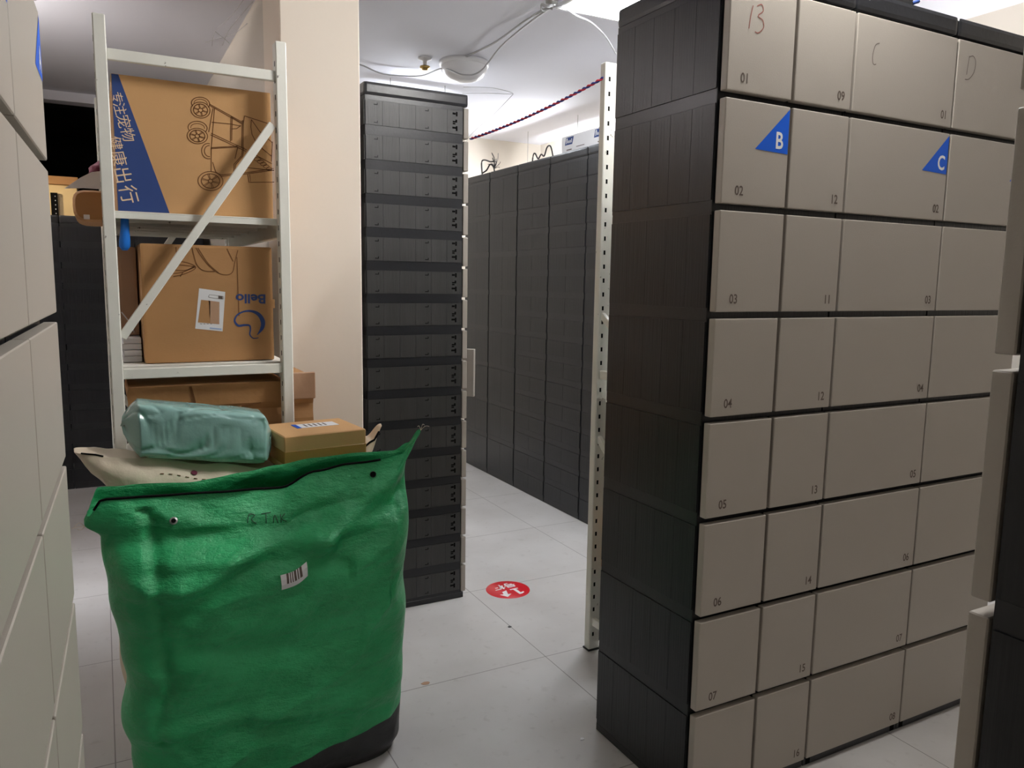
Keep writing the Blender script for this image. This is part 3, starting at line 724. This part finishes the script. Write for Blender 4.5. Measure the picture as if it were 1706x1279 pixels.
gs.build('sack_body', M['green'], G_, vb, 1.0, 130)
gs.build('black_base', M['green_black'], G_, 0.0, vb, 10, bottom=True)
tag(G_.children[-1], 'black bottom panel')
b = MB(); b.tube([gs.pos(u, 1.0) + Vector((0, -.001, 0)) for u in [i / 60 for i in range(1, 52)]], .0034, 6); b.build('mouth_edge', M['void'], G_)  # dark slit at the mouth drawn as a black line
def on_sack(S_, u, v, off=.0015):
    p = S_.pos(u, v); a = S_.pos(u + .01, v) - p; c = S_.pos(u, v + .01) - p; n = a.cross(c).normalized()
    if n.y > 0: n = -n
    return p + n * off, n, a.normalized()
def disc(S_, u, v, r0, r1, m, name, parent):
    p, n, a = on_sack(S_, u, v, .002); w = n.cross(a); b = MB(); k = 18
    A = [b.bm.verts.new(p + (a * math.cos(2 * PI * i / k) + w * math.sin(2 * PI * i / k)) * r1) for i in range(k)]
    B = [b.bm.verts.new(p + n * .002 + (a * math.cos(2 * PI * i / k) + w * math.sin(2 * PI * i / k)) * r0) for i in range(k)]
    for i in range(k):
        f = b.bm.faces.new([A[i], A[(i + 1) % k], B[(i + 1) % k], B[i]]); f.material_index = 1
    b.bm.faces.new(B)
    b.build(name, m, parent)
disc(gs, .205, .930, .006, .010, [M['void'], M['steel']], 'eyelet', G_)
disc(gs, .845, .957, .008, .0095, [M['void'], M['green_black']], 'eyelet', G_)
# small tag with printed bars
b = MB(); u0, u1, v0, v1 = .505, .592, .712, .755
gq = [[on_sack(gs, u0 + (u1 - u0) * i / 24, v0 + (v1 - v0) * j / 3 + .014 * i / 24, .004)[0] for j in range(4)] for i in range(25)]
gv = [[b.bm.verts.new(p) for p in r] for r in gq]
for i in range(24):
    for j in range(3):
        f = b.bm.faces.new([gv[i][j], gv[i + 1][j], gv[i + 1][j + 1], gv[i][j + 1]])
        if 5 <= i <= 18 and j == 1 or (5 <= i <= 18 and j == 2): f.material_index = 1 if i in (5, 6, 8, 10, 12, 13, 15, 17, 18) else 0
b.build('barcode_tag', [M['paper'], M['ink']], G_); tag(G_.children[-1], 'white barcode tag')
b = MB()   # faint pen scribble
for st in ([(.425, .905), (.432, .93), (.45, .925), (.437, .915), (.452, .9)], [(.47, .928), (.50, .932)], [(.485, .93), (.483, .9)], [(.505, .9), (.512, .925), (.52, .9)], [(.53, .925), (.53, .9)], [(.545, .925), (.532, .912), (.548, .9)]):
    b.tube([on_sack(gs, u, v, .001)[0] for u, v in sp2(st, 3)], .0009, 5)
b.build('pen_marks', M['green_black'], G_)
b = MB()
for dx, dz_ in ((.010, .018), (.026, .012), (-.012, .014)):
    p = gs.pos(1.0, 1.0); b.tube(smooth_path([p, p + Vector((dx * .5, -.002, dz_)), p + Vector((dx, -.004, dz_ * .9))], 4), .0007, 5)
p = gs.pos(0.0, .97)
for dx, dz_ in ((-.022, .012), (-.028, .002), (-.016, -.006)): b.tube(smooth_path([p, p + Vector((dx * .5, -.006, dz_)), p + Vector((dx, -.01, dz_ * .4))], 4), .0007, 5)
b.build('loose_threads', M['cream'], G_)

def c_wr(u, v, back):
    o = 20 if back else 12
    y = .010 * N3(u * 4 + o, v * 5, 1) + .006 * N3(u * 10 + o, v * 14, 4)
    q = max(0, abs(2 * u - 1) - .7) / .3
    y += -.010 * crease(u * 3 + v, v * 5 - u, 3 + o) - .004 * crease(u * 8, v * 12, 6 + o)
    return (.01 * N3(v * 8, u * 2, 9), y, .010 * N3(u * 6, v * 3, 2 + o) * v * (1 - q))
C_ = thing('cream_sack', 'cream woven sack with brown stitching behind the green sack', 'sack', (-1.0, .98, 0))
cs = Sack(xl=[(0, -1.29), (.2, -1.355), (.40, -1.365), (.7, -1.36), (.88, -1.375), (.96, -1.43), (1, -1.452)],
          xr=[(0, -.70), (.2, -.66), (.7, -.645), (.88, -.63), (.96, -.57), (1, -.545)],
          yc=[(0, 1.0), (1, .99)],
          d=[(0, .09), (.06, .105), (.86, .105), (.95, .095), (1, .05)],
          zt_f=[(0, .952), (.05, .950), (.10, .942), (.2, .926), (.4, .892), (.6, .864), (.75, .858), (.88, .875), (.95, .915), (1, .962)],
          zt_b=[(0, .962), (.05, .956), (.10, .946), (.2, .929), (.4, .895), (.6, .866), (.75, .860), (.88, .875), (.95, .920), (1, .966)], wr=c_wr)
body = cs.build('sack_body', M['cream'], C_, 0.0, 1.0, 46, bottom=True)
b = MB()
# folded-over top panel
gv = [[b.bm.verts.new(cs.pos(u, 1.0).lerp(cs.pos(u, 1.0, True), j / 4)) for j in range(5)] for u in US[2:-2]]
for i in range(len(gv) - 1):
    for j in range(4): b.bm.faces.new([gv[i][j], gv[i + 1][j], gv[i + 1][j + 1], gv[i][j + 1]])
b.build('folded_mouth', M['cream'], C_, smooth=True)
b = MB()
for i in range(22):
    if i % 2: continue
    b.tube([on_sack(cs, .22 + .013 * i, .955, .001)[0], on_sack(cs, .22 + .013 * i + .011, .955, .001)[0]], .0011, 5)
b.build('stitching', M['print_line'], C_)
disc(cs, .33, .970, .0085, .009, [M['maroon'], M['maroon']], 'button', C_)
b = MB(); b.tube([cs.pos(u, 1.0) + Vector((0, -.001, .001)) for u in [.90, .92, .94, .96, .98]], .0035, 6); b.tube([cs.pos(u, 1.0) + Vector((0, -.001, .001)) for u in [.02, .04, .06, .08]], .0025, 6)
b.build('mouth_edge', M['void'], C_)

# ------------------------------------------------------------------ parcels on the cream sack
t = thing('plastic_parcel', 'teal plastic-wrapped parcel lying on the cream sack', 'parcel', (-1.11, .985, .87))
b = MB(); ns, nk = 110, 72; rows = []
P0, P1 = Vector((-1.325, .985, 1.018)), Vector((-.918, .965, .958))
for i in range(ns + 1):
    s_ = i / ns; c = P0.lerp(P1, s_)
    e = min(1, (s_ / .10)) ** .55 * min(1, ((1 - s_) / .06)) ** .5 if 0 < s_ < 1 else 0
    ry, rz = .088 * e, (.078 + .004 * math.sin(s_ * 3)) * (.35 + .65 * e if 0 < s_ < 1 else 0) * (e ** .3 if e else 0)
    row = []
    for k in range(nk):
        an = 2 * PI * k / nk; ca, sa = math.cos(an), math.sin(an)
        y = math.copysign(abs(ca) ** .42, ca) * ry; z = math.copysign(abs(sa) ** .42, sa) * rz
        w = .006 * N3(s_ * 3, an * 1.2, 3) - .007 * crease(s_ * 2.2 + ca * .5 + sa * .9, sa * 1.0 - s_ * 1.6 + 3, 7, 9) - .004 * crease(s_ * 3.5 - sa * 1.6, ca * 1.4 + s_ * 2.5, 4, 9) + .003 * (1 - min(1, 4 * min(s_, 1 - s_))) * math.sin(an * 9 + 2 * N3(s_ * 5, an, 1))
        ridge = .008 * math.exp(-((z / .078 - (.14 - .2 * s_)) / .07) ** 2) * (ca < 0)
        f = 1 + (w / .08)
        row.append(b.bm.verts.new(c + Vector((.012 * N3(an * 2, s_ * 3, 5) * (1 - e * .6), y * f - ridge, z * (1 + w / .14)))))
    rows.append(row)
for i in range(ns):
    for k in range(nk): b.bm.faces.new([rows[i][k], rows[i][(k + 1) % nk], rows[i + 1][(k + 1) % nk], rows[i + 1][k]])
bmesh.ops.remove_doubles(b.bm, verts=b.bm.verts[:], dist=.0002)
b.build('wrapped_body', M['teal'], t, smooth=True)
t = thing('cardboard_box', 'small taped cardboard box with a white label, lying on the cream sack', 'cardboard box', (-.782, .98, .865))
m4 = Matrix.Translation((-.775, .985, 0)) @ Matrix.Rotation(math.radians(6), 4, 'Z')
MB().box(-.132, .132, -.115, .115, .866, .974, .003, 1, mtx=m4).build('box_body', M['card'], t)
MB().box(-.1325, .1325, -.1158, .1158, .885, .928, .002, 1, mtx=m4).build('tape_band', M['tape'], t)
s = MB().box(-.055, .085, -.005, .060, .9735, .9748, mtx=m4)
s.box(-.055, -.040, -.005, .060, .9748, .9752, mi=1, mtx=m4)
for k in range(5): s.box(-.02 + k * .016, -.014 + k * .016, .010, .050, .9748, .9751, mi=2, mtx=m4)
s.build('address_label', [M['paper'], M['blue'], M['ink']], t); tag(t.children[-1], 'white address label')

# ------------------------------------------------------------------ things beyond
t = carton('cream_carton', 'warmly lit cream carton on the black lockers at the aisle end', -1.86, -1.470, 4.60, 4.85, 1.8367, 2.045, M['warmcard'])
t = carton('cardboard_box', 'flat brown box on top of the lit cream carton', -1.84, -1.46, 4.58, 4.87, 2.046, 2.10, M['card_b'])
t = thing('perforated_strip', 'black perforated metal strip standing against the lit cream carton', 'metal strip', (-1.60, 4.585, 1.8367))
b = MB().box(-1.625, -1.585, 4.575, 4.59, 1.8367, 1.99)
for k in range(5): b.box(-1.601, -1.596, 4.5745, 4.576, 1.852 + k * .028, 1.858 + k * .028, mi=1)
b.build('strip', [M['void'], M['paper']], t)
# small carton on rack 2
carton('cardboard_box', 'small tan box low on the perforated rack behind the B locker', .33, .62, .60, .93, .3405, .47, M['card'])
# white cartons on the far lockers
t = thing('long_carton', 'long white carton with two blue labels lying on the far black lockers', 'carton', (1.33, 2.40, 2.235))
MB().box(1.22, 1.44, 2.02, 2.755, 2.2355, 2.342, .003).build('box_body', M['paper'], t)
for ya in (2.715, 2.395):
    s = MB(); fr = ((1.22, ya, 2.287), (0, -1, 0), (0, 0, 1), (-1, 0, 0))
    s.poly([(0, 0), (.085, 0), (.100, .045), (.012, .045)], fr, off=.0006)
    s.ribbon(sp2([(.018, .008), (.018, .03), (.026, .038), (.030, .012)]), .006, fr, mi=1, off=.001)
    for k, (h0, h1) in enumerate(((.010, .026), (.010, .026), (.010, .026), (.010, .034))): s.ribbon([(.040 + k * .012, h0), (.041 + k * .012, h1)], .006, fr, mi=1, off=.001)
    s.build('brand_label', [M['print_blue'], M['white']], t); tag(t.children[-1], 'blue label')
s = MB(); fr = ((1.22, 2.755, 2.235), (0, -1, 0), (0, 0, 1), (-1, 0, 0))
s.ribbon([(.06, .022), (.12, .022)], .006, fr, off=.0008); s.ribbon([(.17, .030), (.26, .030)], .004, fr, off=.0008); s.ribbon([(.40, .024), (.43, .024)], .006, fr, off=.0008)
s.build('printed_lines', M['ink'], t)
# cable loops on the far lockers
t = thing('cable_loop', 'looped black cable on the far lockers beside the white carton', 'cable', (1.25, 2.95, 2.235))
MB().tube(smooth_path([(1.25, 3.18, 2.239), (1.25, 3.165, 2.295), (1.25, 3.14, 2.30), (1.25, 3.10, 2.262), (1.25, 3.06, 2.285), (1.25, 3.02, 2.27), (1.25, 2.985, 2.32), (1.25, 2.94, 2.318), (1.25, 2.905, 2.245)]), .005, 6).build('cable', M['wire_k'], t)
t = thing('cable_tuft', 'tangled black wire tuft on the far end of the far lockers', 'cable', (1.30, 3.9, 2.235))
b = MB()
b.tube(smooth_path([(1.3, 4.05, 2.24), (1.3, 4.07, 2.36), (1.3, 4.02, 2.375), (1.3, 3.92, 2.35), (1.3, 3.86, 2.345)]), .006, 6)
b.tube(smooth_path([(1.3, 4.06, 2.28), (1.3, 3.98, 2.295), (1.3, 3.92, 2.33), (1.3, 3.86, 2.30), (1.3, 3.84, 2.24)]), .006, 6)
for k in range(16):
    an = random.uniform(-1.2, 1.6); l = random.uniform(.05, .13)
    p = Vector((1.3, 3.85, 2.29)); q = p + Vector((random.uniform(-.03, .03), -math.sin(an) * l * .8, math.cos(an) * l))
    q.z = max(q.z, 2.245)
    b.tube(smooth_path([p, p.lerp(q, .5) + Vector((.01, random.uniform(-.02, .02), .01)), q], 4), .0018, 5)
b.build('wires', M['wire_k'], t)
# power adapter with blue lead on the C locker
t = thing('power_adapter', 'black power adapter with a blue lead lying on the C locker top', 'adapter', (.72, .05, 2.2344))
MB().box(.62, .715, .03, .09, 2.2346, 2.265, .006, 2).build('adapter_body', M['wire_k'], t)
MB().tube(smooth_path([(.71, .05, 2.25), (.735, .03, 2.258), (.75, .06, 2.262), (.76, .12, 2.245), (.72, .2, 2.2395)]), .005, 8).build('lead', M['print_blue'], t)
# ceiling fittings
t = thing('dome_light', 'unlit round dome light on the passage ceiling', 'ceiling light', (.63, 2.93, HC))
MB().lathe([(0, 0), (.150, 0), (.152, -.012), (.146, -.026), (.138, -.028)], (.63, 2.93, HC - .0005)).build('base_ring', M['lampshade'], t)
MB().lathe([(.140, -.026), (.136, -.05), (.115, -.082), (.08, -.102), (.04, -.111), (0, -.113)], (.63, 2.93, HC)).build('dome', M['lampshade'], t)
t = thing('ceiling_sensor', 'small brass-tipped fitting on the ceiling left of the dome light', 'ceiling fitting', (.395, 2.97, HC))
MB().lathe([(0, 0), (.040, 0), (.040, -.008), (.014, -.016), (.012, -.045), (0, -.045)], (.395, 2.97, HC - .0005), 24).build('base', M['lampshade'], t)
MB().lathe([(.013, -.044), (.030, -.048), (.030, -.058), (.018, -.062), (.018, -.070), (0, -.072)], (.395, 2.97, HC), 20).build('tip', M['brass'], t)
t = thing('cable_hook', 'round hook with a coil of cable on the passage ceiling', 'hook', (.56, 1.79, HC))
MB().lathe([(0, 0), (.03, 0), (.028, -.012), (.006, -.016), (.005, -.03), (0, -.03)], (.56, 1.79, HC - .0005), 20).build('base', M['steel'], t)
b = MB()
for k in range(3): b.tube([(.54 + .028 * math.cos(i * PI / 8), 1.80 + .028 * math.sin(i * PI / 8) , 2.716 + .004 * k + .006 * math.sin(i)) for i in range(17)], .0035, 6)
b.build('coil', M['wire'], t)
def cable(label, pts, r, m, name='ceiling_cable'):
    t = thing(name, label, 'cable', pts[0]); MB().tube(smooth_path(pts), r, 6).build('cable', m, t)
cable('grey cable drooping from the ceiling hook past the dome light to the pillar', [(-.02, 3.28, 2.742), (.082, 3.231, 2.728), (.259, 3.312, 2.715), (.467, 3.234, 2.715), (.50, 2.95, 2.70), (.545, 2.75, 2.625), (.61, 2.66, 2.635), (.60, 2.386, 2.70), (.575, 2.035, 2.72), (.56, 1.80, 2.722)], .0045, M['wire'])
cable('second grey cable running close along the drooping one to the dome light', [(.58, 2.80, 2.742), (.585, 2.60, 2.735), (.578, 2.386, 2.725), (.565, 2.035, 2.735), (.555, 1.80, 2.726)], .0055, M['wire'])
cable('grey cable hanging from the ceiling hook down behind the B locker', [(.56, 1.79, 2.722), (.61, 1.765, 2.72), (.715, 1.82, 2.718), (.829, 1.862, 2.716), (.992, 1.968, 2.70), (1.12, 2.06, 2.66)], .0045, M['wire'])
cable('thin wire stapled in a loop on the far ceiling', [(.86, 3.45, 2.742), (1.03, 3.353, 2.738), (1.221, 3.413, 2.735), (1.07, 3.50, 2.738), (.927, 3.616, 2.742)], .0018, M['wire'])
cable('thin wire hanging from the far ceiling loop down toward the far lockers', [(1.221, 3.413, 2.733), (1.10, 3.45, 2.60), (.935, 3.50, 2.44), (.90, 3.52, 2.34)], .0016, M['wire'])
# twisted rope from the black locker to the white post
t = thing('twisted_rope', 'red and blue twisted cord strung from the black locker to the white post', 'cord', (.09, 1.62, 2.054))
A, B = Vector((.066, 1.612, 2.052)), Vector((.281, .935, 2.185))
n = 170
for ph, m, nm in ((0, M['rope_r'], 'red_strand'), (PI, M['rope_b'], 'blue_strand')):
    pts = []
    for i in range(n + 1):
        s_ = i / n; c = A.lerp(B, s_) + Vector((0, 0, -.016 * 4 * s_ * (1 - s_)))
        an = s_ * 2 * PI * 17 + ph; pts.append(c + Vector((.0030 * math.cos(an), 0, .0030 * math.sin(an))))
    MB().tube(pts, .0032, 6).build(nm, m, t)
# floor sticker
t = thing('floor_sticker', 'round red floor sticker with a white arrow and characters', 'sticker', (.277, 1.606, 0))
MB().lathe([(0, .0012), (.1035, .0012), (.1045, .0002)], (.277, 1.606, 0), 56).build('disc', M['red'], t)
U = Vector((-.998, -.06, 0)).normalized(); V = Vector((.06, -.998, 0)).normalized(); Z = (0, 0, 1)
O = Vector((.277, 1.606, .0018))
MB().poly([(-.050, .004), (-.006, .004), (-.006, .014), (-.020, .014), (-.020, .074), (-.034, .074), (-.052, .064), (-.052, .054), (-.036, .058), (-.036, .014), (-.050, .014)], (O, U, V, Z)).build('printed_digit', M['white'], t)
text_mesh('号柜', .058, fmat(O + U * -.062 + V * -.062, U, V, Z), 'printed_characters', M['white'], t, bold=.0016, xs=1.05, world=True)
ar = MB().poly([(.012, .006), (.040, .014), (.048, .042), (.066, .036), (.046, .076), (.012, .052), (.028, .048), (.020, .026)], (O, U, V, Z))
ar.build('arrow', M['white'], t)
# litter on the floor
def scrap(name, label, x, y, r, m, h=.004):
    t = thing(name, label, 'litter', (x, y, 0)); b = MB(); k = 7
    top = [b.bm.verts.new((x + r * (.7 + .5 * random.random()) * math.cos(2 * PI * i / k), y + r * .7 * (.7 + .5 * random.random()) * math.sin(2 * PI * i / k), h * (.6 + .4 * random.random()))) for i in range(k)]
    bot = [b.bm.verts.new((v.co.x, v.co.y, .0004)) for v in top]
    b.bm.faces.new(top); b.bm.faces.new(bot[::-1])
    for i in range(k): b.bm.faces.new([top[i], bot[i], bot[(i + 1) % k], top[(i + 1) % k]])
    b.build('scrap', m, t)
scrap('tape_scrap', 'brownish scrap of tape on the floor right of the green sack', -.39, .975, .016, M['card_p'], .002)
scrap('paper_scrap', 'small white scrap on the shaded floor beside the B locker', -.07, .43, .008, M['paper'])
scrap('paper_scrap', 'white crumb on the floor near the foot of the white post', .155, .66, .007, M['paper'])
scrap('dirt_scrap', 'dark crumb on the floor in the passage short of the red sticker', .10, 1.25, .010, M['green_black'], .003)

t = thing('cobweb', 'grey cobweb strands on the ceiling corner above the stroller box', 'cobweb', (-.70, 2.9, HC))
b = MB()
for pts in ([(-.70, 2.45, 2.744), (-.72, 2.75, 2.74), (-.76, 3.05, 2.738), (-.74, 3.35, 2.742)], [(-.66, 2.5, 2.743), (-.70, 2.95, 2.735), (-.69, 3.3, 2.74)], [(-.655, 2.7, 2.70), (-.68, 3.0, 2.722), (-.74, 3.2, 2.74), (-.78, 3.3, 2.744)], [(-.76, 3.05, 2.738), (-.70, 3.15, 2.735), (-.66, 3.25, 2.742)]):
    b.tube(smooth_path(pts, 5), .0012, 5)
b.build('strands', M['wire'], t)
